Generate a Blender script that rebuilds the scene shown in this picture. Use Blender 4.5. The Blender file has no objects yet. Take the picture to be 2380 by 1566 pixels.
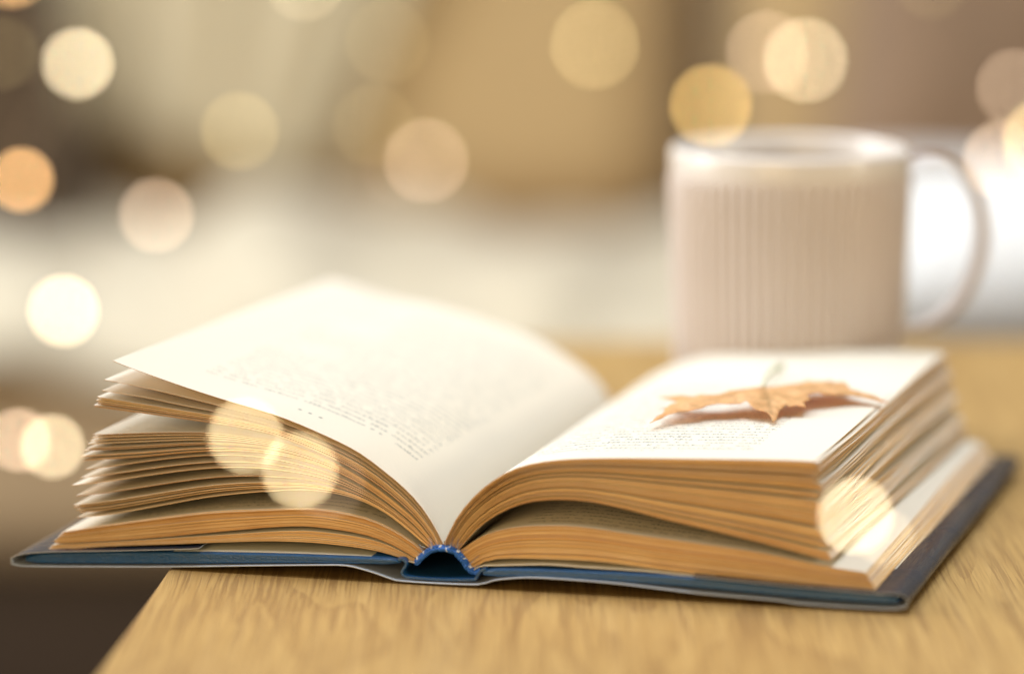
import bpy, math, random
import numpy as np
from mathutils import Vector, Matrix, geometry

random.seed(7)
rng = np.random.default_rng(11)
SC = bpy.context.scene
COL = SC.collection

# ------------------------------------------------------------------ camera
FOC = 8400.0            # focal length in units of a 2380-wide measuring frame
CAMH = 0.258            # lens height above the table top (m)
PITCH = math.atan(1383 / 8400)
cam_d = bpy.data.cameras.new("camera")
cam = bpy.data.objects.new("camera", cam_d)
COL.objects.link(cam)
cam.location = (0, 0, CAMH)
cam.rotation_euler = (math.pi / 2 - PITCH, 0, 0)
cam_d.sensor_width = 36.0
cam_d.lens = 36.0 * FOC / 2380
cam_d.clip_start = 0.05
cam_d.clip_end = 50
APER = 0.047            # entrance pupil (m)
FOCUS = 1.132
cam_d.dof.use_dof = True
cam_d.dof.focus_distance = FOCUS
cam_d.dof.aperture_fstop = cam_d.lens / 1000 / APER
SC.camera = cam

# ------------------------------------------------------------------ world, lamps, exposure
W = bpy.data.worlds.new("World")
SC.world = W
W.use_nodes = True
bg = W.node_tree.nodes["Background"]
bg.inputs[0].default_value = (1.0, 0.81, 0.48, 1)
bg.inputs[1].default_value = 0.26


def area(name, loc, target, sx, sy, power, color):
    d = bpy.data.lights.new(name, "AREA")
    d.shape = "RECTANGLE"
    d.size, d.size_y = sx, sy
    d.energy = power
    d.color = color
    o = bpy.data.objects.new(name, d)
    COL.objects.link(o)
    o.location = loc
    o.rotation_euler = (Vector(target) - Vector(loc)).to_track_quat("-Z", "Y").to_euler()
    return o


area("window_light", (-1.0, 2.05, 1.75), (0.02, 1.15, 0.0), 1.2, 1.2, 38, (0.86, 0.95, 1.06))
area("low_window_fill", (-1.6, 1.5, 0.55), (0.05, 1.3, 0.05), 0.9, 0.8, 32, (1.0, 0.985, 0.95))  # added low panel of window light, brightens the mug's left side
area("overhead_light", (0.22, 1.25, 1.65), (-0.03, 1.2, 0.04), 0.8, 0.8, 28, (0.82, 0.94, 1.09))
area("room_light", (0.1, 2.25, 1.25), (0.05, 3.0, 0.1), 1.1, 0.5, 4, (1.0, 0.90, 0.70))  # added fill over the sofa back, brightest towards its top
o = area("side_light", (1.15, 0.72, 0.26), (0.125, 1.12, 0.03), 0.3, 0.25, 0.22, (1.0, 0.90, 0.70))
o.data.spread = math.radians(32)  # added narrow beam that brightens the right-hand page edges
area("front_fill_light", (-0.65, -0.75, 0.5), (0.05, 1.5, -0.1), 1.2, 0.9, 17, (1.0, 0.70, 0.33))  # added warm fill behind the camera for page edges and sofa front

SC.view_settings.view_transform = "Standard"
SC.view_settings.look = "None"
SC.view_settings.exposure = 0.0
SC.view_settings.gamma = 1.0
SC.view_settings.use_curve_mapping = False
SC.cycles.use_adaptive_sampling = False
SC.cycles.use_denoising = True
SC.cycles.denoising_prefilter = "ACCURATE"
SC.cycles.max_bounces = 8
SC.cycles.diffuse_bounces = 4
SC.cycles.transmission_bounces = 6
SC.cycles.sample_clamp_indirect = 4.0

# ------------------------------------------------------------------ measuring helpers
FW = np.array([0, math.cos(PITCH), -math.sin(PITCH)])
UPV = np.array([0, math.sin(PITCH), math.cos(PITCH)])
RT = np.array([1.0, 0, 0])
CAM = np.array([0, 0, CAMH])
ANG = math.radians(14.8)
U = np.array([math.cos(ANG), -math.sin(ANG), 0])
V = np.array([math.sin(ANG), math.cos(ANG), 0])


def ray(px, py):
    return FW + RT * (px - 1190) / FOC - UPV * (py - 783) / FOC


def on_z(px, py, z):
    d = ray(px, py)
    return CAM + d * (z - CAMH) / d[2]


def on_depth(px, py, zc):
    return CAM + ray(px, py) * zc


def on_y(px, py, y):
    d = ray(px, py)
    return CAM + d * y / d[1]


O = on_z(1030, 1355, 0)     # front of the spine, on the table


def on_v(px, py, v=0.0):
    """measured point -> (u, w) in the book's own axes, on the plane at depth v"""
    d = ray(px, py)
    t = (v - (CAM - O) @ V) / (d @ V)
    p = CAM + d * t - O
    return p @ U, p[2]


def fp(pts, v=0.0):
    return np.array([on_v(x, y, v) for x, y in pts])


def smooth(c, n):
    """Catmull-Rom through the points, resampled evenly to n"""
    c = np.asarray(c, float)
    k = c.shape[1]
    p = np.vstack([2 * c[0] - c[1], c, 2 * c[-1] - c[-2]])
    out = []
    for i in range(1, len(p) - 2):
        a, b, d, e = p[i - 1], p[i], p[i + 1], p[i + 2]
        for t in np.linspace(0, 1, 12, endpoint=False):
            out.append(0.5 * ((2 * b) + (-a + d) * t + (2 * a - 5 * b + 4 * d - e) * t * t + (-a + 3 * b - 3 * d + e) * t ** 3))
    out.append(c[-1])
    out = np.array(out)
    s = np.concatenate([[0], np.cumsum(np.linalg.norm(np.diff(out, axis=0), axis=1))])
    q = np.linspace(0, s[-1], n)
    return np.stack([np.interp(q, s, out[:, i]) for i in range(k)], axis=1)


def arc(c):
    return np.concatenate([[0], np.cumsum(np.linalg.norm(np.diff(c, axis=0), axis=1))])


# ------------------------------------------------------------------ object helpers
def link(name, me, parent=None, mats=()):
    o = bpy.data.objects.new(name, me)
    COL.objects.link(o)
    for m in mats:
        me.materials.append(m)
    if parent is not None:
        o.parent = parent
    return o


def mesh(name, verts, faces, mats=(), parent=None, smooth_faces=None, mat_idx=None, uvs=None):
    me = bpy.data.meshes.new(name)
    me.from_pydata([tuple(map(float, v)) for v in verts], [], faces)
    if smooth_faces is True:
        me.polygons.foreach_set("use_smooth", [True] * len(me.polygons))
    elif smooth_faces is not None:
        me.polygons.foreach_set("use_smooth", smooth_faces)
    o = link(name, me, parent, mats)
    if mat_idx is not None:
        me.polygons.foreach_set("material_index", mat_idx)
    if uvs is not None:
        uv = me.uv_layers.new(name="page_uv")
        idx = np.empty(len(me.loops), dtype=np.int32)
        me.loops.foreach_get("vertex_index", idx)
        uv.data.foreach_set("uv", np.asarray(uvs, dtype=np.float32)[idx].ravel())
    return o


def thing(name, label, cat, loc=(0, 0, 0), rotz=0.0, group=None):
    o = bpy.data.objects.new(name, None)
    COL.objects.link(o)
    o.empty_display_size = 0.02
    o.location = loc
    o.rotation_euler = (0, 0, rotz)
    o["label"] = label
    o["category"] = cat
    if group:
        o["group"] = group
    return o


class MB:
    """collects geometry for one mesh"""

    def __init__(s):
        s.v, s.f, s.sm, s.mi, s.uv = [], [], [], [], []

    def add(s, verts, faces, smooth_=True, mi=0, uvs=None):
        b = len(s.v)
        s.v += [tuple(map(float, p)) for p in verts]
        s.uv += [tuple(q) for q in uvs] if uvs is not None else [(0.0, 0.0)] * len(verts)
        s.f += [tuple(b + i for i in f) for f in faces]
        s.sm += [smooth_] * len(faces)
        s.mi += [mi] * len(faces)

    def grid(s, P, smooth_=True, mi=0, uvs=None, flip=False, closed=False):
        P = np.asarray(P)
        a, b = P.shape[:2]
        fs = []
        for i in range(a - 1):
            for j in range(b if closed else b - 1):
                k = (j + 1) % b
                q = (i * b + j, i * b + k, (i + 1) * b + k, (i + 1) * b + j)
                fs.append(q[::-1] if flip else q)
        s.add(P.reshape(-1, 3), fs, smooth_, mi, None if uvs is None else np.asarray(uvs).reshape(-1, 2))

    def tube(s, pts, r, n=10, mi=0, caps=True, squash=1.0):
        pts = np.asarray(pts, float)
        r = np.full(len(pts), r) if np.isscalar(r) else np.asarray(r)
        tn = np.gradient(pts, axis=0)
        tn /= np.linalg.norm(tn, axis=1)[:, None] + 1e-12
        ref = np.array([0, 0, 1.0]) if abs(tn[0][2]) < 0.9 else np.array([0, 1.0, 0])
        rows = []
        for p, t, q in zip(pts, tn, r):
            x = np.cross(ref, t)
            x /= np.linalg.norm(x) + 1e-12
            y = np.cross(t, x)
            ref = y
            th = np.linspace(0, 2 * np.pi, n, endpoint=False)
            rows.append(p + q * (np.cos(th)[:, None] * x + squash * np.sin(th)[:, None] * y))
        b = len(s.v)
        s.grid(rows, True, mi, closed=True)
        if caps:
            m = len(rows)
            s.f += [tuple(b + i for i in range(n))[::-1], tuple(b + (m - 1) * n + i for i in range(n))]
            s.sm += [False, False]
            s.mi += [mi, mi]

    def ball(s, c, r, nu=10, nv=8, mi=0, scale=(1, 1, 1), rot=None):
        P = []
        for i in range(nv + 1):
            ph = math.pi * i / nv
            row = []
            for j in range(nu):
                th = 2 * math.pi * j / nu
                q = Vector((math.sin(ph) * math.cos(th) * scale[0], math.sin(ph) * math.sin(th) * scale[1], math.cos(ph) * scale[2])) * r
                if rot is not None:
                    q = rot @ q
                row.append(np.array(c) + np.array(q))
            P.append(row)
        s.grid(P, True, mi, closed=True, flip=True)

    def build(s, name, mats, parent=None, uv=False):
        return mesh(name, s.v, s.f, mats, parent, s.sm, s.mi, s.uv if uv else None)


# ------------------------------------------------------------------ materials
def mat(name):
    m = bpy.data.materials.new(name)
    m.use_nodes = True
    nt = m.node_tree
    nt.nodes.clear()
    out = nt.nodes.new("ShaderNodeOutputMaterial")
    return m, nt, out


def N(nt, typ, ins=None, **props):
    n = nt.nodes.new(typ)
    for k, v in props.items():
        setattr(n, k, v)
    for k, v in (ins or {}).items():
        if isinstance(v, bpy.types.NodeSocket):
            nt.links.new(v, n.inputs[k])
        else:
            n.inputs[k].default_value = v
    return n


def M_(nt, op, a, b=None, c=None, clamp=False):
    n = nt.nodes.new("ShaderNodeMath")
    n.operation = op
    n.use_clamp = clamp
    for i, v in enumerate((a, b, c)):
        if v is None:
            continue
        if isinstance(v, bpy.types.NodeSocket):
            nt.links.new(v, n.inputs[i])
        else:
            n.inputs[i].default_value = v
    return n.outputs[0]


def ramp(nt, fac, stops):
    n = nt.nodes.new("ShaderNodeValToRGB")
    cr = n.color_ramp
    while len(cr.elements) > len(stops):
        cr.elements.remove(cr.elements[-1])
    while len(cr.elements) < len(stops):
        cr.elements.new(0.5)
    for e, (p, c) in zip(cr.elements, stops):
        e.position = p
        e.color = c if len(c) == 4 else (*c, 1)
    nt.links.new(fac, n.inputs[0])
    return n.outputs[0]


def mix(nt, fac, a, b, blend="MIX"):
    n = nt.nodes.new("ShaderNodeMix")
    n.data_type = "RGBA"
    n.blend_type = blend
    for sock, v in ((n.inputs[0], fac), (n.inputs[6], a), (n.inputs[7], b)):
        if isinstance(v, bpy.types.NodeSocket):
            nt.links.new(v, sock)
        else:
            sock.default_value = v if not isinstance(v, tuple) or len(v) == 4 else (*v, 1)
    return n.outputs[2]


def noise(nt, vec, scale, detail=3.0, rough=0.55, dist=0.0):
    n = N(nt, "ShaderNodeTexNoise", {"Scale": scale, "Detail": detail, "Roughness": rough, "Distortion": dist})
    if vec is not None:
        nt.links.new(vec, n.inputs["Vector"])
    return n.outputs[0]


def mapping(nt, src, scale=(1, 1, 1), rot=(0, 0, 0), loc=(0, 0, 0)):
    n = N(nt, "ShaderNodeMapping", {"Scale": scale, "Rotation": rot, "Location": loc})
    nt.links.new(src, n.inputs["Vector"])
    return n.outputs[0]


def bump(nt, h, strength, dist):
    n = N(nt, "ShaderNodeBump", {"Strength": strength, "Distance": dist})
    nt.links.new(h, n.inputs["Height"])
    return n.outputs[0]


def plain(name, col, rough=0.6, var=0.12, scale=40.0, bump_s=0.0, bump_d=0.001, spec=0.5, coat=0.0, sheen=0.0):
    m, nt, out = mat(name)
    tc = N(nt, "ShaderNodeTexCoord").outputs["Object"]
    nz = noise(nt, tc, scale, 4)
    c = mix(nt, nz, tuple(x * (1 - var) for x in col), tuple(min(1, x * (1 + var)) for x in col))
    p = N(nt, "ShaderNodeBsdfPrincipled", {"Roughness": rough, "Specular IOR Level": spec, "Coat Weight": coat, "Sheen Weight": sheen})
    nt.links.new(c, p.inputs["Base Color"])
    if bump_s:
        nt.links.new(bump(nt, noise(nt, tc, scale * 6, 3), bump_s, bump_d), p.inputs["Normal"])
    nt.links.new(p.outputs[0], out.inputs[0])
    return m


PAPER = (0.86, 0.83, 0.72)


def paper(name, text=None, stars=None, ink=0.66):
    """cream book paper, a little translucent; text = (s0, s1, v0, v1) prints rows of small type"""
    m, nt, out = mat(name)
    tc = N(nt, "ShaderNodeTexCoord")
    uv = N(nt, "ShaderNodeUVMap", uv_map="page_uv").outputs[0]
    fib = noise(nt, tc.outputs["Object"], 900, 3)
    c = mix(nt, fib, tuple(x * 0.97 for x in PAPER), tuple(min(1, x * 1.02) for x in PAPER))
    if text:
        s0, s1, v0, v1 = text
        sp = N(nt, "ShaderNodeSeparateXYZ", {"Vector": uv})
        s, v = sp.outputs[0], sp.outputs[1]
        pitch = 0.0047
        row = M_(nt, "DIVIDE", v, pitch)
        idx = M_(nt, "FLOOR", row)
        fr = M_(nt, "FRACT", row)
        # letters: narrow cells along the row, each cell with its own look
        ch = M_(nt, "DIVIDE", s, 0.00155)
        wv = N(nt, "ShaderNodeCombineXYZ", {"X": M_(nt, "FLOOR", ch), "Y": idx, "Z": 0.0}).outputs[0]
        rnd = N(nt, "ShaderNodeTexWhiteNoise", {"Vector": wv}, noise_dimensions="3D").outputs[0]
        cf = M_(nt, "FRACT", ch)
        body = M_(nt, "MULTIPLY", M_(nt, "GREATER_THAN", fr, 0.34), M_(nt, "LESS_THAN", fr, M_(nt, "MULTIPLY_ADD", M_(nt, "GREATER_THAN", rnd, 0.72), 0.16, 0.66)))
        glyph = N(nt, "ShaderNodeTexNoise", {"Scale": 1.0, "Detail": 1.0})
        nt.links.new(N(nt, "ShaderNodeCombineXYZ", {"X": M_(nt, "MULTIPLY", s, 2100.0), "Y": M_(nt, "MULTIPLY", v, 1500.0), "Z": idx}).outputs[0], glyph.inputs["Vector"])
        stroke = M_(nt, "GREATER_THAN", glyph.outputs[0], 0.51)
        gap = M_(nt, "MULTIPLY", M_(nt, "LESS_THAN", cf, 0.84), M_(nt, "GREATER_THAN", rnd, 0.15))
        # ragged last words and paragraph rows
        rr = N(nt, "ShaderNodeTexWhiteNoise", {"Vector": N(nt, "ShaderNodeCombineXYZ", {"X": idx, "Y": 3.0, "Z": 1.0}).outputs[0]}, noise_dimensions="3D").outputs[0]
        indent = M_(nt, "MULTIPLY", M_(nt, "GREATER_THAN", rr, 0.80), 0.022)
        lo = M_(nt, "GREATER_THAN", s, M_(nt, "ADD", indent, s0))
        hi = M_(nt, "LESS_THAN", s, s1)
        inv = M_(nt, "MULTIPLY", M_(nt, "GREATER_THAN", v, v0), M_(nt, "LESS_THAN", v, v1))
        k = M_(nt, "MULTIPLY", M_(nt, "MULTIPLY", body, stroke), M_(nt, "MULTIPLY", gap, M_(nt, "MULTIPLY", M_(nt, "MULTIPLY", lo, hi), inv)))
        for a, b in stars or ():
            dx, dy = M_(nt, "SUBTRACT", s, a), M_(nt, "SUBTRACT", v, b)
            d = M_(nt, "SQRT", M_(nt, "ADD", M_(nt, "MULTIPLY", dx, dx), M_(nt, "MULTIPLY", dy, dy)))
            an = M_(nt, "ARCTAN2", dy, dx)
            rad = M_(nt, "MULTIPLY_ADD", M_(nt, "COSINE", M_(nt, "MULTIPLY", an, 6.0)), 0.00025, 0.00062)
            k = M_(nt, "MAXIMUM", k, M_(nt, "LESS_THAN", d, rad))
        c = mix(nt, M_(nt, "MULTIPLY", k, ink), c, (0.10, 0.105, 0.10))
    dif = N(nt, "ShaderNodeBsdfDiffuse", {"Roughness": 0.3})
    nt.links.new(c, dif.inputs[0])
    tr = N(nt, "ShaderNodeBsdfTranslucent")
    nt.links.new(mix(nt, 1.0, c, (1.0, 0.68, 0.30), "MULTIPLY"), tr.inputs[0])
    ms = N(nt, "ShaderNodeMixShader", {0: 0.32})
    nt.links.new(dif.outputs[0], ms.inputs[1])
    nt.links.new(tr.outputs[0], ms.inputs[2])
    nt.links.new(ms.outputs[0], out.inputs[0])
    return m


def edge_paper():
    """the cut edges of the pages, yellowed with age"""
    m, nt, out = mat("aged_page_edge")
    tc = N(nt, "ShaderNodeTexCoord").outputs["Object"]
    a = noise(nt, mapping(nt, tc, (120, 120, 2600)), 1.0, 3)
    b = noise(nt, tc, 55, 3)
    c = ramp(nt, M_(nt, "MULTIPLY_ADD", b, 0.5, M_(nt, "MULTIPLY", a, 0.5)), [(0.30, (0.60, 0.325, 0.115)), (0.5, (0.78, 0.48, 0.20)), (0.7, (0.86, 0.60, 0.30))])
    rv = N(nt, "ShaderNodeSeparateXYZ", {"Vector": N(nt, "ShaderNodeUVMap", uv_map="page_uv").outputs[0]}).outputs[0]
    c = mix(nt, rv, mix(nt, 1.0, c, (0.70, 0.58, 0.48), "MULTIPLY"), mix(nt, 0.30, c, (0.92, 0.74, 0.46)))
    p = N(nt, "ShaderNodeBsdfPrincipled", {"Roughness": 0.85, "Specular IOR Level": 0.15})
    nt.links.new(c, p.inputs["Base Color"])
    nt.links.new(p.outputs[0], out.inputs[0])
    return m


def oak():
    m, nt, out = mat("oak_veneer")
    tc = N(nt, "ShaderNodeTexCoord").outputs["Object"]
    warp = noise(nt, mapping(nt, tc, (9, 4, 9)), 1.0, 2)
    # cathedral figure: stretched rings round a few hearts
    pos = mapping(nt, tc, (1.0, 0.16, 1.0))
    wp = N(nt, "ShaderNodeVectorMath", operation="ADD")
    nt.links.new(pos, wp.inputs[0])
    wn = N(nt, "ShaderNodeTexNoise", {"Scale": 14.0, "Detail": 2.0})
    nt.links.new(mapping(nt, tc, (1.0, 0.45, 1.0)), wn.inputs["Vector"])
    ws = N(nt, "ShaderNodeVectorMath", {1: (0.035, 0.02, 0.0)}, operation="MULTIPLY")
    nt.links.new(wn.outputs[1], ws.inputs[0])
    nt.links.new(ws.outputs[0], wp.inputs[1])
    fig = N(nt, "ShaderNodeTexNoise", {"Scale": 26.0, "Detail": 1.5, "Distortion": 0.4})
    nt.links.new(wp.outputs[0], fig.inputs["Vector"])
    rings = M_(nt, "FRACT", M_(nt, "MULTIPLY", fig.outputs[0], 7.0))
    rings = M_(nt, "POWER", rings, 2.2)
    fine = noise(nt, mapping(nt, tc, (900, 26, 900)), 1.0, 3, 0.6)
    streak = noise(nt, mapping(nt, tc, (190, 5, 190)), 1.0, 4, 0.6)
    base = ramp(nt, M_(nt, "MULTIPLY_ADD", warp, 0.35, M_(nt, "MULTIPLY", streak, 0.65)), [(0.30, (0.34, 0.19, 0.056)), (0.5, (0.435, 0.262, 0.086)), (0.72, (0.51, 0.325, 0.125))])
    base = mix(nt, M_(nt, "MULTIPLY", rings, 0.34), base, (0.30, 0.16, 0.048))
    wob = N(nt, "ShaderNodeTexNoise", {"Scale": 1.0, "Detail": 3.0})
    nt.links.new(mapping(nt, tc, (60, 14, 60)), wob.inputs["Vector"])
    wsc = N(nt, "ShaderNodeVectorMath", {1: (0.0035, 0.004, 0.0)}, operation="MULTIPLY")
    nt.links.new(wob.outputs[1], wsc.inputs[0])
    wad = N(nt, "ShaderNodeVectorMath", operation="ADD")
    nt.links.new(tc, wad.inputs[0])
    nt.links.new(wsc.outputs[0], wad.inputs[1])
    wtc = wad.outputs[0]
    pore = noise(nt, mapping(nt, wtc, (950, 13, 950), loc=(3, 1, 0)), 1.0, 3, 0.55)
    patch = noise(nt, mapping(nt, tc, (30, 6, 30)), 1.0, 2)
    pore = ramp(nt, M_(nt, "ADD", pore, M_(nt, "MULTIPLY_ADD", rings, 0.08, M_(nt, "MULTIPLY", patch, 0.16))), [(0.62, (0, 0, 0)), (0.665, (1, 1, 1))])
    base = mix(nt, M_(nt, "MULTIPLY", pore, 0.52), base, (0.15, 0.066, 0.02))
    grain = noise(nt, mapping(nt, wtc, (1500, 24, 1500)), 1.0, 2)
    base = mix(nt, ramp(nt, grain, [(0.35, (0.5, 0.5, 0.5)), (0.6, (0, 0, 0))]), base, (0.22, 0.11, 0.034))
    base = mix(nt, M_(nt, "MULTIPLY", fine, 0.16), base, (0.62, 0.44, 0.20))
    p = N(nt, "ShaderNodeBsdfPrincipled", {"Roughness": 0.36, "Specular IOR Level": 0.5})
    nt.links.new(base, p.inputs["Base Color"])
    nt.links.new(bump(nt, M_(nt, "SUBTRACT", 1.0, pore), 0.25, 0.0003), p.inputs["Normal"])
    nt.links.new(p.outputs[0], out.inputs[0])
    return m


def leather(name, col, rough=0.38, grain=1.0):
    m, nt, out = mat(name)
    tc = N(nt, "ShaderNodeTexCoord").outputs["Object"]
    vo = N(nt, "ShaderNodeTexVoronoi", {"Scale": 1500.0})
    nt.links.new(tc, vo.inputs["Vector"])
    nz = noise(nt, tc, 300, 4)
    c = mix(nt, nz, tuple(x * 0.75 for x in col), tuple(x * 1.25 for x in col))
    p = N(nt, "ShaderNodeBsdfPrincipled", {"Roughness": rough, "Specular IOR Level": 0.6})
    nt.links.new(c, p.inputs["Base Color"])
    nt.links.new(bump(nt, M_(nt, "ADD", vo.outputs["Distance"], nz), 0.35 * grain, 0.0004), p.inputs["Normal"])
    nt.links.new(p.outputs[0], out.inputs[0])
    return m


def cloth(name, col, rough=0.9, weave=400.0, sheen=0.3, var=0.15):
    m, nt, out = mat(name)
    tc = N(nt, "ShaderNodeTexCoord").outputs["Object"]
    nz = noise(nt, tc, 7.0, 5)
    c = mix(nt, nz, tuple(x * (1 - var) for x in col), tuple(min(1, x * (1 + var)) for x in col))
    p = N(nt, "ShaderNodeBsdfPrincipled", {"Roughness": rough, "Specular IOR Level": 0.2, "Sheen Weight": sheen})
    nt.links.new(c, p.inputs["Base Color"])
    nt.links.new(bump(nt, noise(nt, tc, weave, 2), 0.4, 0.003), p.inputs["Normal"])
    nt.links.new(p.outputs[0], out.inputs[0])
    return m


MP = paper("book_paper")
ME = edge_paper()
M_OAK = oak()
M_COVER = leather("blue_leatherette", (0.010, 0.075, 0.21))
def jacket():
    m, nt, out = mat("navy_glossy_jacket")
    tc = N(nt, "ShaderNodeTexCoord").outputs["Object"]
    a = noise(nt, mapping(nt, tc, (160, 14, 160)), 1.0, 4, 0.6)
    b = noise(nt, tc, 70, 4)
    p = N(nt, "ShaderNodeBsdfPrincipled", {"Specular IOR Level": 0.28})
    nt.links.new(ramp(nt, a, [(0.3, (0.010, 0.016, 0.030)), (0.7, (0.03, 0.038, 0.056))]), p.inputs["Base Color"])
    nt.links.new(M_(nt, "MULTIPLY_ADD", b, 0.35, 0.08), p.inputs["Roughness"])
    nt.links.new(bump(nt, a, 0.5, 0.002), p.inputs["Normal"])
    nt.links.new(p.outputs[0], out.inputs[0])
    return m


M_JACKET_OUT = jacket()
M_JACKET_IN = plain("white_jacket_back", (0.50, 0.54, 0.62), 0.6, 0.04)
M_BAND_BLUE = plain("blue_thread", (0.012, 0.105, 0.42), 0.6, 0.35, 900)
M_BAND_WHITE = plain("white_thread", (0.68, 0.72, 0.78), 0.7, 0.15, 900)
M_LINING = plain("glued_spine_lining", (0.16, 0.09, 0.045), 0.9, 0.3, 300)

# ------------------------------------------------------------------ the oak table
table = thing("table", "light oak table top with straight grain carrying the open book and the mug", "table", (0, 0, 0))
E0, E1 = on_z(222, 1566, 0), on_z(391, 1320, 0)
ed = (E1 - E0) / np.linalg.norm(E1 - E0)
back_y = on_z(1400, 790, 0)[1]


def edge_x(y):
    return E0[0] + ed[0] / ed[1] * (y - E0[1])


yf, yb, xr, th = 0.62, back_y, 1.05, 0.026
prof = [(edge_x(yf), yf), (xr, yf), (xr, yb), (edge_x(yb), yb)]
mb = MB()
r = 0.0015
rings_ = []
for inset, z in ((0.003, -th), (0.0, -th + 0.003), (0.0, -r), (r * 0.3, -r * 0.3), (r, 0.0)):
    c = np.array([[prof[0][0] + inset, yf + inset], [xr - inset, yf + inset], [xr - inset, yb - inset], [prof[3][0] + inset, yb - inset]])
    rings_.append([(x, y, z) for x, y in c])
mb.grid(rings_, False, closed=True)
n_ = len(mb.v)
mb.f += [(n_ - 4, n_ - 3, n_ - 2, n_ - 1), (3, 2, 1, 0)]
mb.sm += [False] * 2
mb.mi += [0] * 2
mb.build("tabletop", [M_OAK], table)
for lx, ly in ((prof[0][0] + 0.05, yf + 0.05), (xr - 0.05, yf + 0.05), (xr - 0.05, yb - 0.05), (prof[3][0] + 0.05, yb - 0.05)):
    mb = MB()
    a, b = 0.024, 0.017
    mb.grid([[(lx - a, ly - a, -th - 0.0005), (lx + a, ly - a, -th - 0.0005), (lx + a, ly + a, -th - 0.0005), (lx - a, ly + a, -th - 0.0005)],
             [(lx - b, ly - b, -0.62), (lx + b, ly - b, -0.62), (lx + b, ly + b, -0.62), (lx - b, ly + b, -0.62)]], False, closed=True, flip=True)
    mb.build("leg", [M_OAK], table)

fl = mesh("floor", [(-4, -2, -0.62), (4, -2, -0.62), (4, 5, -0.62), (-4, 5, -0.62)], [(0, 1, 2, 3)], [plain("dark_wood_floor", (0.06, 0.035, 0.018), 0.5, 0.3, 6)])
fl["kind"] = "structure"

# ------------------------------------------------------------------ the book
L = 0.205
book = thing("book", "thick open hardback with blue cover and fanned yellowed pages on the oak table", "book", tuple(O), -ANG)
NU, NV = 30, 9

kA = [(262, 838), (305, 855), (427, 898), (523, 929), (646, 966), (750, 1009), (829, 1048), (890, 1092), (942, 1136), (981, 1179), (1012, 1227), (1030, 1264)]
kAb = [(770, 648), (820, 660), (911, 690), (1021, 713), (1130, 746), (1240, 786), (1312, 825), (1370, 866), (1408, 910), (1420, 945), (1412, 990)]
kB = [(242, 882), (330, 899), (427, 922), (520, 945), (646, 978), (750, 1020), (829, 1058), (888, 1099), (940, 1143), (979, 1185), (1010, 1231), (1027, 1265)]
kC = [(237, 907), (330, 922), (427, 942), (520, 960), (640, 990), (745, 1028), (825, 1066), (885, 1106), (936, 1149), (976, 1190), (1008, 1234), (1025, 1266)]
kD0 = [(229, 922), (330, 938), (427, 954), (520, 969), (640, 996), (742, 1033), (822, 1071), (883, 1111), (934, 1153), (974, 1193), (1006, 1236), (1023, 1267)]
kD1 = [(221, 944), (332, 959), (475, 979), (560, 992), (640, 1010), (735, 1047), (815, 1085), (878, 1125), (928, 1164), (970, 1204), (1001, 1243), (1019, 1269)]
kE0 = [(209, 1010), (300, 1007), (380, 1005), (489, 1006), (580, 1016), (665, 1032), (745, 1060), (815, 1096), (872, 1132), (922, 1170), (966, 1208), (998, 1246), (1015, 1270)]
kE1 = [(195, 1069), (332, 1060), (427, 1051), (520, 1046), (600, 1049), (680, 1062), (755, 1084), (818, 1112), (872, 1145), (918, 1179), (960, 1214), (994, 1250), (1011, 1271)]
kF0 = [(184, 1092), (260, 1082), (340, 1071), (427, 1061), (520, 1056), (600, 1060), (680, 1074), (755, 1095), (816, 1122), (870, 1153), (916, 1185), (958, 1219), (992, 1253), (1009, 1272)]
kF1 = [(175, 1202), (230, 1197), (285, 1189), (380, 1172), (475, 1155), (560, 1145), (640, 1139), (713, 1137), (790, 1147), (850, 1166), (900, 1193), (945, 1227), (984, 1260), (1003, 1275)]
kG0 = [(145, 1235), (285, 1214), (475, 1190), (617, 1183), (729, 1181), (816, 1194), (881, 1214), (946, 1249), (986, 1281)]
kG1 = [(123, 1263), (260, 1256), (372, 1248), (557, 1231), (650, 1224), (729, 1224), (837, 1240), (903, 1262), (965, 1296)]
kH0 = [(121, 1266), (260, 1259), (372, 1252), (557, 1240), (650, 1234), (729, 1234), (837, 1248), (903, 1267), (964, 1298)]
kH1 = [(111, 1279), (248, 1269), (396, 1264), (557, 1258), (650, 1257), (750, 1262), (859, 1276), (925, 1293), (968, 1308)]
# right half, spine -> fore-edge
kR0 = [(1031, 1264), (1054, 1216), (1075, 1184), (1106, 1149), (1141, 1120), (1184, 1094), (1237, 1077), (1315, 1067), (1424, 1064), (1576, 1065), (1797, 1068), (1893, 1072)]
kR0b = [(1412, 992), (1428, 962), (1448, 930), (1475, 903), (1505, 880), (1540, 860), (1590, 839), (1655, 821), (1760, 812), (1900, 812), (2074, 815), (2184, 818)]
kR1 = [(1067, 1277), (1110, 1229), (1163, 1193), (1219, 1171), (1280, 1163), (1358, 1166), (1446, 1183), (1554, 1212), (1663, 1238), (1773, 1266), (1864, 1290), (1928, 1308)]
kS0 = [(1070, 1279), (1119, 1247), (1184, 1227), (1271, 1221), (1358, 1225), (1489, 1244), (1620, 1262), (1773, 1285), (1909, 1313), (2010, 1329)]
kS1 = [(1100, 1321), (1119, 1308), (1163, 1298), (1271, 1299), (1402, 1306), (1576, 1329), (1797, 1352), (1909, 1366), (2041, 1378)]


def C(px, v=0.0):
    return smooth(fp(px, v), NU)


A_f, A_b = C(kA), C(kAb, L)
R_f, R_b = C(kR0), C(kR0b, L)


def back_of(front, wgt, ref_f, ref_b):
    return front + (ref_b - ref_f) * wgt


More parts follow.
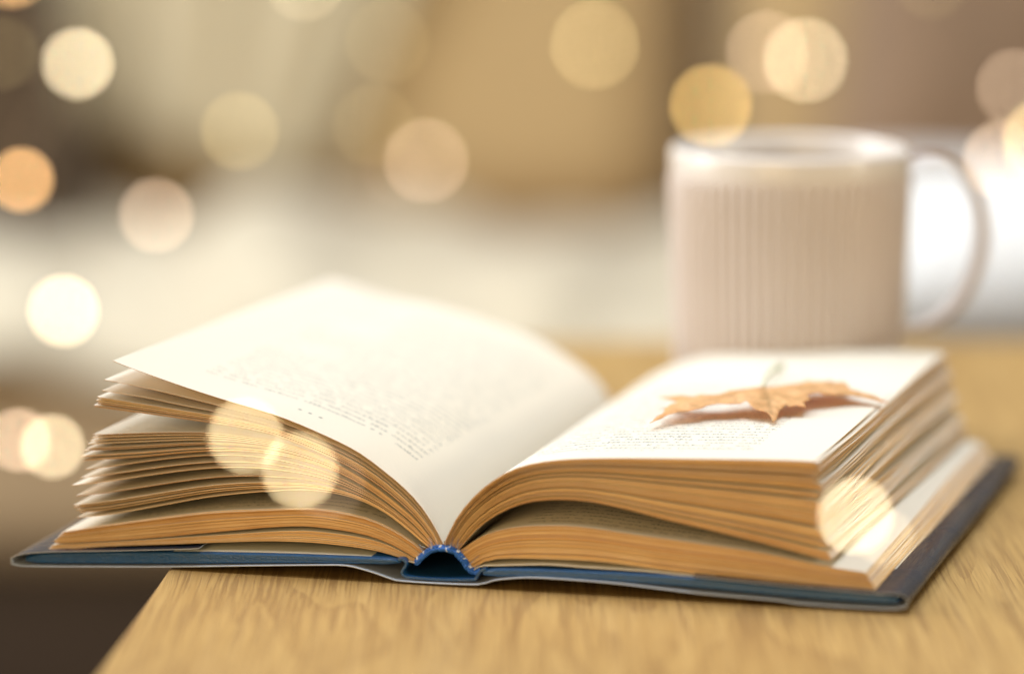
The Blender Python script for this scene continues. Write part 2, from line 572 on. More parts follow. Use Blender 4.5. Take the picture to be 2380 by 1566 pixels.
def sheet(mb, ft, fb, bt, bb, v0=0.0, v1=L, wave=0.0, ph=0.0, mi_top=0):
    """one leaf of paper: top curve / under curve at the front and at the back, lofted along v"""
    nv = NV
    top, bot = [], []
    for j in range(nv):
        k = j / (nv - 1)
        w8 = wave * math.sin(ph + 5.3 * k) * (1 - abs(2 * k - 1) ** 4)
        a = ft * (1 - k) + bt * k
        b = fb * (1 - k) + bb * k
        q = np.linspace(0, 1, len(a)) ** 2 * w8
        v = v0 + (v1 - v0) * k
        top.append(np.column_stack([a[:, 0], np.full(len(a), v), a[:, 1] + q]))
        bot.append(np.column_stack([b[:, 0], np.full(len(b), v), b[:, 1] + q]))
    top, bot = np.array(top), np.array(bot)
    s = arc(ft)
    uv = np.array([[(s[i], v0 + (v1 - v0) * j / (nv - 1)) for i in range(len(s))] for j in range(nv)])
    right = ft[-1, 0] > ft[0, 0]
    mb.grid(top, True, mi_top, uv, flip=not right)
    mb.grid(bot, True, 0, uv, flip=right)
    rv = rng.random()
    for strip, fl_ in ((np.array([top[0], bot[0]]), right), (np.array([top[-1], bot[-1]]), not right),
                       (np.array([top[:, -1], bot[:, -1]]), not (not right)), (np.array([top[:, 0], bot[:, 0]]), not right)):
        mb.grid(strip, False, 1, np.full(strip.shape[:2] + (2,), rv), flip=not fl_)


def tip_shift(c, at_end, d):
    """lengthen or shorten a curve at its free end by d"""
    c = c.copy()
    n = len(c)
    k = np.linspace(0, 1, n) ** 6 if at_end else np.linspace(1, 0, n) ** 6
    t = (c[-1] - c[-2]) if at_end else (c[0] - c[1])
    t = t / np.linalg.norm(t)
    return c + k[:, None] * t * d


def thin(c, t):
    """the underside of a curve, t below it along its normal"""
    g = np.gradient(c, axis=0)
    g /= np.linalg.norm(g, axis=1)[:, None]
    n = np.stack([-g[:, 1], g[:, 0]], axis=1)
    if n[:, 1].mean() < 0:
        n = -n
    return c - n * t


def page(f, b, t=0.00013, m=None, tip_end=False, e=0.0, v0=0.0, wave=0.0, ph=0.0):
    f, b = tip_shift(f, tip_end, e), tip_shift(b, tip_end, e)
    mb = MB()
    sheet(mb, f, thin(f, t), b, thin(b, t), v0, L + v0, wave, ph)
    return mb.build("page", [m or MP, ME], book, uv=True)


def fan(f0, f1, b0, b1, n, t, tip_end=False, jit=0.0006, clump=0.5):
    """n separate pages fanned between two key curves"""
    g = rng.gamma(1.2, 1.0, n - 1) * clump + (1 - clump)
    s = np.concatenate([[0], np.cumsum(g) / g.sum()])
    for i, k in enumerate(s):
        page(f0 * (1 - k) + f1 * k, b0 * (1 - k) + b1 * k, t, None, tip_end, rng.normal(0, jit), rng.normal(0, 0.00022), rng.normal(0, 0.0004), rng.uniform(0, 6))


def block(f0, f1, b0, b1, n, name, tip_end, gap=0.12, jit=0.0003, wave=0.0, top_mat=None, spread=0.0):
    """a closed section of n leaves filling the space between two key curves"""
    g = rng.uniform(0.75, 1.25, n)
    s = np.concatenate([[0], np.cumsum(g) / g.sum()])
    mb = MB()
    ph0 = rng.uniform(0, 6)
    for i in range(n):
        k0 = s[i]
        k1 = s[i] + (s[i + 1] - s[i]) * (1 - gap * rng.uniform(0.3, 2.2))
        e0, e1 = rng.normal(0, jit), rng.normal(0, jit * 1.3)
        v0 = rng.normal(0, 0.00020)
        lerp = lambda a, b, k: a * (1 - k) + b * k
        ft, fb = (tip_shift(lerp(f0, f1, k), tip_end, e0) for k in (k0, k1))
        bt, bb = (tip_shift(lerp(b0, b1, k), tip_end, e1) for k in (k0, k1))
        sheet(mb, ft, fb, bt, bb, v0, L + v0, wave * rng.uniform(0.6, 1.0), ph0 + rng.normal(0, 0.15), mi_top=2 if (i == 0 and top_mat) else 0)
    o = mb.build(name, [MP, ME] + ([top_mat] if top_mat else []), book, uv=True)
    return o


PRINT_L = paper("printed_page", (0.022, 0.098, 0.0245, 0.186), [(0.0585, 0.0150), (0.0620, 0.0150), (0.0657, 0.0150)])
PRINT_R = paper("printed_page", (0.020, 0.106, 0.0125, 0.190), None, 0.9)
PRINT_S = paper("printed_page", (0.022, 0.108, 0.004, 0.190))

dA = A_b - A_f
LB = lambda c, w: c + dA * w
page(A_f, A_b, 0.00014, PRINT_L)
page(C(kB), LB(C(kB), 0.9), 0.00014)
page(C(kC), LB(C(kC), 0.85), 0.00014)
fan(C(kD0), C(kD1), LB(C(kD0), 0.8), LB(C(kD1), 0.7), 9, 0.00016)
fan(C(kE0), C(kE1), LB(C(kE0), 0.6), LB(C(kE1), 0.5), 10, 0.00018, clump=0.75)
fan(C(kF0), C(kF1), LB(C(kF0), 0.45), LB(C(kF1), 0.3), 9, 0.00022, jit=0.0010, clump=0.8)
fG0, fG1, fH0, fH1 = C(kG0), C(kG1), C(kH0), C(kH1)
block(fG0, fG1, fG0, fG1, 22, "page_block", False, 0.15, 0.00025, top_mat=PRINT_S)
block(fH0, fH1, fH0, fH1, 9, "page_block", False, 0.15, 0.0003)

R1_f = C(kR1)
R1_b = R1_f + (R_b - R_f) * 0.35
end_ = np.array(on_v(2243, 1014, L)) - R1_b[-1]
R1_b = R1_b + np.linspace(0, 1, NU)[:, None] ** 2 * end_
secs = 11
cuts = np.concatenate([[0], np.cumsum(rng.uniform(0.7, 1.3, secs))])
cuts /= cuts[-1]
page(R_f, R_b, 0.00014, PRINT_R, True)
for i in range(secs):
    a, b = cuts[i], cuts[i + 1]
    off = 0.006 if i == 0 else 0.0
    b2 = b - (b - a) * rng.uniform(0.04, 0.14)
    b3 = b - (b - a) * (rng.uniform(0.28, 0.42) if i in (1, 3, 4, 7, 9) else rng.uniform(0.06, 0.18))
    lf = lambda k: R_f * (1 - k) + R1_f * k
    lb = lambda k: R_b * (1 - k) + R1_b * k
    es, eb = rng.normal(0, 0.0005), rng.normal(0, 0.0008)
    block(tip_shift(lf(a + off), True, es), tip_shift(lf(b3), True, es), tip_shift(lb(a + off), True, eb), tip_shift(lb(b2), True, eb), 9, "page_block", True, 0.17, 0.0005, 0.0014)
S0, S1 = C(kS0), C(kS1)
S0b = S0 + np.linspace(0, 1, NU)[:, None] ** 2 * (np.array(on_v(2280, 1027, L)) - S0[-1])
S1b = S1 + np.linspace(0, 1, NU)[:, None] ** 2 * (np.array(on_v(2309, 1068, L)) - S1[-1])
block(S0, S1, S0b, S1b, 26, "page_block", True, 0.15, 0.0003, top_mat=PRINT_S)
for o in list(book.children):
    if o.name.startswith("page_block"):
        o["kind"] = "stuff"


def flare(u, v):
    return u * (1 + 0.042 * v / 0.21) if u > 0 else u


def ribbon(name, pts, t, v0, v1, mats, mi_top=0, mi_bot=0, mi_edge=0, n=70, nv=6, parent=book, floor=None):
    """a thin bent sheet with a traced end profile, running back along the book"""
    c = smooth(fp(pts, v0), n)
    if floor is not None:
        c[:, 1] = np.where(c[:, 0] > -0.097, np.maximum(c[:, 1], floor), c[:, 1])
    g = np.gradient(c, axis=0)
    g /= np.linalg.norm(g, axis=1)[:, None]
    nn = np.stack([-g[:, 1], g[:, 0]], axis=1)
    o = c + nn * t
    vs = np.linspace(v0, v1, nv)
    top = np.array([[(flare(p[0], v), v, p[1]) for p in o] for v in vs])
    bot = np.array([[(flare(p[0], v), v, p[1]) for p in c] for v in vs])
    mb = MB()
    mb.grid(top, True, mi_top)
    mb.grid(bot, True, mi_bot, flip=True)
    mb.grid([top[0], bot[0]], False, mi_edge, flip=True)
    mb.grid([top[-1], bot[-1]], False, mi_edge)
    mb.grid([top[:, 0], bot[:, 0]], False, mi_edge)
    mb.grid([top[:, -1], bot[:, -1]], False, mi_edge, flip=True)
    return mb.build(name, mats, parent)


def board(top_pts, bot_pts, v0=-0.003, v1=0.2165):
    """a cover board: traced top and bottom lines, rounded at every long edge"""
    t = smooth(fp(top_pts, v0), 30)
    b = smooth(fp(bot_pts, v0), 30)
    rr = 0.0007
    mb = MB()
    rows = []
    for v, ins in ((v0, rr), (v0 + rr * 0.3, rr * 0.3), (v0 + rr, 0), (v1 - rr, 0), (v1 - rr * 0.3, rr * 0.3), (v1, rr)):
        loop = []
        for c, sg in ((t, -1), (b[::-1], 1)):
            for i, p in enumerate(c):
                e = min(i, len(c) - 1 - i)
                cut = rr * 0.6 if e == 0 else 0.0
                loop.append((flare(p[0], v), v, p[1] + sg * (ins * 0.8 + cut)))
        rows.append(loop)
    mb.grid(rows, True, closed=True, flip=False)
    n = len(rows[0])
    m = len(mb.v)
    mb.f += [tuple(range(n))[::-1], tuple(range(m - n, m))]
    mb.sm += [False, False]
    mb.mi += [0, 0]
    return mb.build("cover_board", [M_COVER], book)


board([(60, 1290), (124, 1285), (250, 1283), (404, 1283), (620, 1287), (800, 1293), (931, 1299)],
      [(60, 1308), (124, 1309), (250, 1310), (404, 1310), (620, 1309), (800, 1310), (929, 1312)])
board([(1123, 1322), (1228, 1323), (1358, 1328), (1500, 1335), (1636, 1345), (1864, 1368), (2085, 1384)],
      [(1123, 1340), (1228, 1341), (1358, 1347), (1500, 1356), (1636, 1367), (1864, 1389), (2088, 1405)])
ribbon("cover_spine", [(925, 1302), (936, 1303), (941, 1310), (935, 1320), (931, 1330), (937, 1339), (955, 1344), (1025, 1349), (1100, 1349), (1107, 1346), (1113, 1336), (1120, 1327), (1130, 1326)],
       0.0007, -0.003, 0.2165, [M_COVER])
ribbon("endpaper", [(404, 1281), (520, 1282), (620, 1284), (760, 1289), (900, 1297), (940, 1303), (966, 1309)], 0.0003, -0.001, 0.208, [MP])
ribbon("endpaper", [(1102, 1324), (1119, 1316), (1150, 1315), (1271, 1313), (1358, 1319), (1500, 1328), (1594, 1338), (1750, 1353), (1864, 1364), (2040, 1380)], 0.0003, -0.001, 0.208, [MP])
ribbon("dust_jacket", [(462, 1273), (420, 1275), (248, 1279), (124, 1281), (60, 1285), (32, 1292), (21, 1302), (30, 1313), (80, 1317), (250, 1318), (380, 1318), (620, 1315), (740, 1314), (803, 1315), (850, 1326), (890, 1339), (925, 1350),
                       (1029, 1357), (1112, 1359), (1135, 1353), (1163, 1347), (1228, 1343), (1315, 1347), (1446, 1358), (1620, 1379), (1797, 1395), (1864, 1404), (2000, 1413), (2085, 1416), (2108, 1411), (2114, 1399), (2108, 1386), (2085, 1379), (2041, 1378), (1864, 1363), (1730, 1350), (1610, 1338)],
       0.00022, -0.0042, 0.218, [M_JACKET_IN, M_JACKET_OUT], 0, 1, 0, n=160, floor=0.0003)

arch = smooth(fp([(966, 1309), (981, 1292), (1003, 1277), (1029, 1273), (1055, 1279), (1075, 1298), (1090, 1320), (1105, 1328), (1117, 1322)], -0.0006), 60)
g = np.gradient(arch, axis=0)
g /= np.linalg.norm(g, axis=1)[:, None]
nn = np.stack([-g[:, 1], g[:, 0]], axis=1)
mb = MB()
o1, o2 = arch + nn * 0.0016, arch - nn * 0.0005
mb.grid([[(p[0], v, p[1]) for p in o1[:52]] for v in (0.0012, L)], True)
mb.grid([[(p[0], v, p[1]) for p in o2[:52]] for v in (0.0012, L)], True, flip=True)
mb.grid([[(p[0], 0.0012, p[1]) for p in o1[:52]], [(p[0], 0.0012, p[1]) for p in o2[:52]]], False, flip=True)
mb.build("spine_lining", [M_LINING], book)
mb = MB()
al = arc(arch)
nb = 46
for i in range(nb):
    q = (i + 0.5) / nb * al[-1]
    u_, w_ = np.interp(q, al, arch[:, 0]), np.interp(q, al, arch[:, 1])
    tu, tw = np.interp(q, al, g[:, 0]), np.interp(q, al, g[:, 1])
    for row, dv in ((0, -0.0009), (1, -0.0002)):
        rot = Matrix.Rotation(-math.atan2(tw, tu), 4, "Y").to_3x3() @ Matrix.Rotation(0.7 if row else -0.6, 4, "Y").to_3x3()
        k = 0.0003 if row else -0.00035
        mb.ball((u_ - tw * k + rng.normal(0, 5e-5), dv + rng.normal(0, 8e-5), w_ + tu * k + rng.normal(0, 5e-5)), 0.00078 + rng.normal(0, 5e-5), 8, 6,
                1 if ((i % 5 == 2 and row == 1) or rng.random() < 0.03) else 0, (0.62, 1.0, 1.1), rot)
mb.build("headband", [M_BAND_BLUE, M_BAND_WHITE], book)
# loose threads fraying along the upper edge of the headband
mb = MB()
for i in range(46):
    q = rng.uniform(0.12, 0.95) * al[-1]
    u_, w_ = np.interp(q, al, arch[:, 0]), np.interp(q, al, arch[:, 1])
    tu, tw = np.interp(q, al, g[:, 0]), np.interp(q, al, g[:, 1])
    ln = rng.uniform(0.0010, 0.0032)
    d = np.array([-tw + rng.normal(0, 0.5), rng.normal(-0.2, 0.15), tu + rng.normal(0, 0.4)])
    d /= np.linalg.norm(d)
    p0 = np.array([u_, -0.0008, w_]) + np.array([-tw, 0, tu]) * 0.0006
    b_ = rng.normal(0, 0.0006, 3)
    mb.tube([p0, p0 + d * ln * 0.5 + b_ * 0.5, p0 + d * ln + b_], 0.00004, 4, int(rng.random() < 0.4), caps=False)
o = mb.build("loose_thread", [M_BAND_BLUE, M_BAND_WHITE], book)
o["kind"] = "stuff"

# ------------------------------------------------------------------ the maple leaf
WP = 0.0452


def leaf_pt(px, py, z):
    p = on_z(px, py, WP + z) - O
    return np.array([p @ U, p @ V, p[2]])


bnd = [(1509, 983, .3), (1527, 975, 1), (1552, 963, 2), (1574, 957, 2.5), (1600, 954, 3), (1631, 948, 3.6), (1642, 942, 4.2), (1668, 937, 5), (1696, 938, 5), (1720, 937, 5), (1735, 930, 6), (1746, 942, 4.8), (1756, 950, 4), (1782, 957, 3), (1793, 970, 1.6), (1797, 981, .5),
       (1808, 966, 1.5), (1810, 955, 2.5), (1820, 946, 3.4), (1828, 940, 4), (1835, 945, 3.8), (1850, 941, 4), (1873, 946, 3.6), (1868, 933, 5), (1884, 928, 5), (1876, 915, 6.6), (1902, 910, 6.8), (1918, 916, 5.6), (1950, 916, 5), (1983, 918, 4), (2017, 925, 3), (2066, 936, 1.6),
       (2035, 920, 3.2), (2010, 913, 3.6), (1975, 902, 4), (1969, 892, 4.5), (1957, 886, 4.6), (1944, 889, 4.2), (1931, 884, 4.5), (1905, 887, 4), (1881, 883, 4.4), (1853, 890, 4), (1820, 894, 4.6), (1787, 899, 5), (1768, 897, 5.6), (1746, 901, 6), (1696, 907, 6), (1675, 915, 5.4), (1657, 917, 5), (1630, 916, 4.6), (1612, 921, 4), (1587, 918, 3),
       (1530, 923, .6), (1579, 933, 3), (1560, 938, 2.6), (1543, 949, 2), (1541, 958, 1.6), (1526, 968, 1)]
BP = np.array([leaf_pt(x, y, z * 0.72 / 1000) for x, y, z in bnd])
poly2 = BP[:, :2]
# refine the outline with small teeth
dense = []
for i in range(len(BP)):
    a, b = BP[i], BP[(i + 1) % len(BP)]
    m_ = max(1, int(np.linalg.norm((b - a)[:2]) / 0.0016))
    for k in range(m_):
        p = a + (b - a) * k / m_
        if k:
            nrm = np.array([(b - a)[1], -(b - a)[0], 0])
            nrm /= np.linalg.norm(nrm) + 1e-9
            p = p + nrm * rng.normal(0, 0.00022)
        dense.append(p)
dense = np.array(dense)


def inside(p, poly):
    x, y = p
    c = False
    for i in range(len(poly)):
        x1, y1 = poly[i]
        x2, y2 = poly[i - 1]
        if (y1 > y) != (y2 > y) and x < (x2 - x1) * (y - y1) / (y2 - y1) + x1:
            c = not c
    return c


base_pt = leaf_pt(1775, 899, 0.0041)
tips = [leaf_pt(*t) for t in ((1509, 983, .0003), (1797, 981, .0005), (2066, 936, .0016), (1530, 923, .0006), (1957, 886, .0046))]
veins = [(base_pt[:2], t[:2]) for t in tips]
side = []
for a, b in veins:
    d = b - a
    nrm = np.array([-d[1], d[0]])
    for k in (0.25, 0.4, 0.55, 0.7):
        s0 = a + d * k
        for sg in (1, -1):
            side.append((s0, s0 + d * 0.20 + nrm * sg * 0.17 * (1.2 - k)))


def seg_d(p, a, b):
    d = b - a
    t = np.clip(((p - a) @ d) / (d @ d), 0, 1)
    return np.linalg.norm(p - a - d * t)


pts2 = [Vector(p[:2]) for p in dense]
nbd = len(pts2)
step = 0.0011
lo, hi = poly2.min(0), poly2.max(0)
dp = dense[:, :2]
for x in np.arange(lo[0], hi[0], step):
    for y in np.arange(lo[1], hi[1], step):
        q = np.array([x + rng.uniform(-.3, .3) * step, y + rng.uniform(-.3, .3) * step])
        if inside(q, dp) and np.min(np.sum((dp - q) ** 2, axis=1)) > (0.6 * step) ** 2:
            pts2.append(Vector(q))
vout, _e, fout, *_ = geometry.delaunay_2d_cdt(pts2, [(i, (i + 1) % nbd) for i in range(nbd)], [], 1, 1e-7)
lv, vein_val, zs = [], [], []
for q in vout:
    q = np.array(q)
    d2 = np.sum((dp - q) ** 2, axis=1)
    i0 = int(np.argmin(d2))
    wt = 1 / (d2 + 1e-8) ** 1.3
    z = float((wt @ dense[:, 2]) / wt.sum())
    db = math.sqrt(d2[i0])
    vd = min(seg_d(q, a, b) for a, b in veins)
    sd = min(seg_d(q, a, b) for a, b in side)
    z += 0.0012 * (1 - math.exp(-db / 0.006)) - 0.0006 * math.exp(-(vd / 0.0016) ** 2) * min(1, db / 0.003) - 0.00025 * math.exp(-(sd / 0.001) ** 2) * min(1, db / 0.003)
    z += 0.00025 * math.sin(q[0] * 900 + 2 * math.sin(q[1] * 400)) * min(1, db / 0.004)
    lv.append((q[0], q[1], max(z, WP + 0.0003)))
    vein_val.append(max(math.exp(-(vd / 0.00045) ** 2), 0.6 * math.exp(-(sd / 0.0004) ** 2)))


def leaf_mat():
    m, nt, out = mat("dry_leaf")
    tc = N(nt, "ShaderNodeTexCoord").outputs["Object"]
    at = N(nt, "ShaderNodeAttribute", attribute_name="vein").outputs["Fac"]
    a, b = noise(nt, tc, 120, 5), noise(nt, tc, 900, 3)
    c = ramp(nt, M_(nt, "MULTIPLY_ADD", a, 0.7, M_(nt, "MULTIPLY", b, 0.3)), [(0.3, (0.52, 0.30, 0.11)), (0.5, (0.79, 0.52, 0.23)), (0.72, (0.86, 0.64, 0.34))])
    c = mix(nt, M_(nt, "MULTIPLY", at, 0.6), c, (0.36, 0.20, 0.07))
    dif = N(nt, "ShaderNodeBsdfPrincipled", {"Roughness": 0.6, "Specular IOR Level": 0.3})
    nt.links.new(c, dif.inputs["Base Color"])
    nt.links.new(bump(nt, b, 0.3, 0.0004), dif.inputs["Normal"])
    tr = N(nt, "ShaderNodeBsdfTranslucent")
    nt.links.new(mix(nt, 1.0, c, (1.0, 0.50, 0.12), "MULTIPLY"), tr.inputs[0])
    ms = N(nt, "ShaderNodeMixShader", {0: 0.44})
    nt.links.new(dif.outputs[0], ms.inputs[1])
    nt.links.new(tr.outputs[0], ms.inputs[2])
    nt.links.new(ms.outputs[0], out.inputs[0])
    return m


leaf = thing("maple_leaf", "dry orange maple leaf with curled toothed edges lying on the right page", "leaf", tuple(O), -ANG)
o = mesh("leaf_blade", lv, [tuple(f) for f in fout], [leaf_mat()], leaf, True)
at = o.data.attributes.new("vein", "FLOAT", "POINT")
at.data.foreach_set("value", np.array(vein_val, dtype=np.float32))
md = o.modifiers.new("thickness", "SOLIDIFY")
md.thickness = 0.00018
sp = [base_pt, leaf_pt(1776, 887, 0.004), leaf_pt(1787, 868, 0.002), leaf_pt(1802, 857, 0.0014), leaf_pt(1818, 851, 0.0017)]
mb = MB()
mb.tube(smooth(sp, 24), np.concatenate([np.linspace(0.0005, 0.0006, 18), np.linspace(0.0007, 0.0015, 6)]), 8)
mb.build("stem", [plain("dry_leaf_stem", (0.42, 0.41, 0.27), 0.6, 0.25, 300)], leaf)

# ------------------------------------------------------------------ the mug
MY = 1.31
mc = on_y(1829, 1000, MY)
mug = thing("mug", "pinkish white ribbed ceramic mug with large ear handle behind the book", "mug", (mc[0], MY, 0.0))


def glaze(name, lo_, hi_, ro):
    m, nt, out = mat(name)
    tc = N(nt, "ShaderNodeTexCoord").outputs["Object"]
    c = mix(nt, noise(nt, tc, 30, 3), lo_, hi_)
    p = N(nt, "ShaderNodeBsdfPrincipled", {"Roughness": ro, "Specular IOR Level": 0.5})
    nt.links.new(c, p.inputs["Base Color"])
    nt.links.new(p.outputs[0], out.inputs[0])
    return m


MG = glaze("pinkish_beige_glaze", (0.53, 0.465, 0.435), (0.59, 0.52, 0.49), 0.45)
MG_W = glaze("white_glaze", (0.63, 0.58, 0.54), (0.67, 0.62, 0.58), 0.2)
prof = [(0.0, 0.003, 0), (0.034, 0.003, 0), (0.0365, 0.0, 0), (0.0390, 0.002, 0), (0.0402, 0.006, 0.3)]
for k in np.linspace(0, 1, 12):
    prof.append((0.0403 + 0.0032 * k, 0.010 + 0.091 * k, 1.0))
prof += [(0.0436, 0.1025, 0.2), (0.0437, 0.104, 0), (0.0438, 0.1105, 0), (0.0434, 0.1122, 0), (0.0425, 0.1128, 0), (0.0416, 0.1122, 0), (0.0410, 0.110, 0)]
for k in np.linspace(0, 1, 8):
    prof.append((0.0406 - 0.0028 * k, 0.104 - 0.092 * k, 0))
prof += [(0.036, 0.0085, 0), (0.0, 0.0075, 0)]
NT = 432
th_ = np.linspace(0, 2 * np.pi, NT, endpoint=False)
rib = np.abs(np.sin(31 * th_)) - 0.64
lathe = lambda pr: [np.column_stack([(r_ + 0.0024 * k * rib) * np.cos(th_), (r_ + 0.0024 * k * rib) * np.sin(th_), np.full(NT, z)]) for r_, z, k in pr]
cut_ = next(i for i, p in enumerate(prof) if p[1] > 0.1030)
mb = MB()
mb.grid(lathe(prof[:cut_ + 1]), True, closed=True)
mb.build("body", [MG], mug)
mb = MB()
mb.grid(lathe(prof[cut_:]), True, closed=True)
mb.build("rim", [MG_W], mug)
hc = smooth(np.array([(0.0425, 0.1035), (0.052, 0.1075), (0.063, 0.1045), (0.0715, 0.093), (0.0742, 0.079), (0.0715, 0.065), (0.064, 0.0525), (0.053, 0.0455), (0.0415, 0.0440)]), 40)
tg = np.gradient(hc, axis=0)
tg /= np.linalg.norm(tg, axis=1)[:, None]
rows = []
ha = math.radians(12)
for p, t in zip(hc, tg):
    n2 = np.array([-t[1], t[0]])
    row = []
    for a in np.linspace(0, 2 * np.pi, 14, endpoint=False):
        ca, sa = math.cos(a), math.sin(a)
        x = p + n2 * 0.0014 * np.sign(ca) * abs(ca) ** 0.7
        y = 0.0060 * np.sign(sa) * abs(sa) ** 0.7
        row.append((x[0] * math.cos(ha) - y * math.sin(ha), x[0] * math.sin(ha) + y * math.cos(ha), x[1]))
    rows.append(row)
mb = MB()
mb.grid(rows, True, closed=True)
mb.build("handle", [MG], mug)

# ------------------------------------------------------------------ the sofa and what lies on it (far out of focus)
SY = 2.62        # front face of the seat


def z_at(py, y):
    return on_y(1190, py, y)[2]


def x_at(px, y, py=783):
    return on_y(px, py, y)[0]


def pillow_mesh(w, h, t, n=22, seed=0, wr=0.012):
    """a stuffed cushion, w wide (x), h high (z), t thick (y)"""
    r2 = np.random.default_rng(seed)
    ph = r2.uniform(0, 6, 6)
    P = []
    for sgn in (1, -1):
        G = []
        for i in range(n):
            row = []
            for j in range(n):
                a, b = 2 * i / (n - 1) - 1, 2 * j / (n - 1) - 1
                th2 = max(0.0, (1 - abs(a) ** 3.2) * (1 - abs(b) ** 3.2)) ** 0.55
                pin = 1 - 0.07 * (1 - a * a) * abs(b) ** 3
                pin2 = 1 - 0.07 * (1 - b * b) * abs(a) ** 3
                wv = wr * math.sin(ph[0] + 4 * a + 2 * math.sin(ph[1] + 3 * b)) * th2
                row.append((a * w / 2 * pin2, sgn * (t / 2 * th2 + wv * 0.5), b * h / 2 * pin))
            G.append(row)
        P.append(G)
    return P


def pillow(name, label, col, loc, w, h, t, rot, seed=0, cat="cushion", weave=300):
    mb = MB()
    a, b = pillow_mesh(w, h, t, seed=seed)
    mb.grid(a, True, flip=True)
    mb.grid(b, True)
    o = mb.build(name, [cloth(name + "_cloth", col, weave=weave)])
    o.location = loc
    o.rotation_euler = rot
    o["label"] = label
    o["category"] = cat
    return o


def rbox(mb, x0, x1, y0, y1, z0, z1, r, mi=0, n=5):
    """box with rounded edges"""
    c = [(x0 + r, y0 + r, z0 + r), (x1 - r, y1 - r, z1 - r)]
    P = []
    m = 24
    for i in range(n * 2 + 2):
        ph = -math.pi / 2 + math.pi * (i if i <= n else i - 1) / (2 * n)
        zc = c[0][2] if i <= n else c[1][2]
        row = []
        for j in range(m):
            q = j // (m // 4)
            th2 = math.pi / 2 * (q + (j % (m // 4)) / (m // 4 - 1))
            xc = c[1][0] if q in (0, 3) else c[0][0]
            yc = c[1][1] if q in (0, 1) else c[0][1]
            row.append((xc + r * math.cos(ph) * math.cos(th2), yc + r * math.cos(ph) * math.sin(th2), zc + r * math.sin(ph)))
        P.append(row)
    b = len(mb.v)
    mb.grid(P, True, mi, closed=True)
    k = len(P)
    mb.f += [tuple(b + i for i in range(m))[::-1], tuple(b + (k - 1) * m + i for i in range(m))]
    mb.sm += [True, True]
    mb.mi += [mi, mi]


zs_top = z_at(748, SY)
sofa = thing("sofa", "long tan upholstered sofa with dark plinth behind the table", "sofa", (0, 0, 0))
M_SOFA = cloth("tan_upholstery", (0.51, 0.36, 0.18), var=0.12)
M_SOFA2 = cloth("taupe_upholstery", (0.45, 0.33, 0.20), var=0.12)
mb = MB()
rbox(mb, -1.3, 1.5, SY, SY + 0.75, z_at(1330, SY), zs_top, 0.05)
mb.build("seat", [M_SOFA2], sofa)
for x0, x1 in ((-1.3, x_at(230, 3.1)), (x_at(235, 3.1), x_at(1590, 3.1)), (x_at(1690, 3.1), 1.5)):
    mb = MB()
    rbox(mb, x0, x1, SY + 0.48, SY + 0.78, zs_top - 0.01, 0.52, 0.075)
    mb.build("backrest_cushion", [M_SOFA], sofa)
mb = MB()
rbox(mb, -1.32, 1.52, SY + 0.72, SY + 0.90, -0.45, 0.42, 0.05)
mb.build("back_frame", [M_SOFA2], sofa)
mb = MB()
rbox(mb, -1.28, 1.48, SY + 0.05, SY + 0.7, -0.615, z_at(1330, SY) + 0.005, 0.01)
mb.build("plinth", [plain("dark_walnut", (0.035, 0.02, 0.012), 0.5, 0.3, 8)], sofa)

# knitted blanket: a thick draped sheet heaped over the seat
M_KNIT = cloth("cream_knit", (0.58, 0.515, 0.395), weave=120, var=0.08)
xa, xb = x_at(-260, 2.8), x_at(1720, 2.8)
nx, ny = 90, 50


def blanket_h(px, k):
    """height over the seat: px across, k from front (0) to back (1)"""
    hump = 0.040 * math.exp(-((px - 640) / 180) ** 2) + 0.004 * math.exp(-((px - 1150) / 330) ** 2) + 0.004 * math.exp(-((px + 100) / 260) ** 2)
    f = 0.6 + 0.4 * math.sin(math.pi * k)
    rip = 0.008 * math.sin(px / 95 + 5 * k) + 0.006 * math.sin(px / 47 - 8 * k) + 0.012 * math.sin(px / 150 + 1.0 - 6 * k)
    return 0.007 + hump * f + rip * 0.8


rows, rows2 = [], []
for j in range(ny):
    k = j / (ny - 1)
    r1_, r2_ = [], []
    for i in range(nx):
        px = -260 + 1980 * i / (nx - 1)
        x = xa + (xb - xa) * i / (nx - 1)
        if k < 0.2:       # hangs over the front of the seat
            kk = k / 0.2
            drop = (0.03 + 0.13 * min(1, max(0, (px - 750) / 350))) * (1 - kk) * (1 - 0.75 * math.exp(-((px - 1440) / 45) ** 2) - 0.5 * math.exp(-((px - 1270) / 40) ** 2))
            y = SY - 0.022 - 0.012 * math.sin(px / 60) * (1 - kk) + 0.05 * kk ** 3
            z = zs_top + blanket_h(px, 0) - 0.012 - drop - 0.006 * (1 - kk)
        else:
            kk = (k - 0.2) / 0.8
            y = SY + 0.03 + 0.36 * kk + 0.012 * math.sin(px / 110)
            z = zs_top + blanket_h(px, kk)
        r1_.append((x, y, z))
    rows.append(r1_)
rows = np.array(rows)
mb = MB()
mb.grid(rows, True)
bl = mb.build("blanket", [M_KNIT])
md = bl.modifiers.new("thickness", "SOLIDIFY")
md.thickness = 0.012
md.offset = 1.0
bl["label"] = "cream knitted blanket heaped in folds along the sofa seat"
bl["category"] = "blanket"

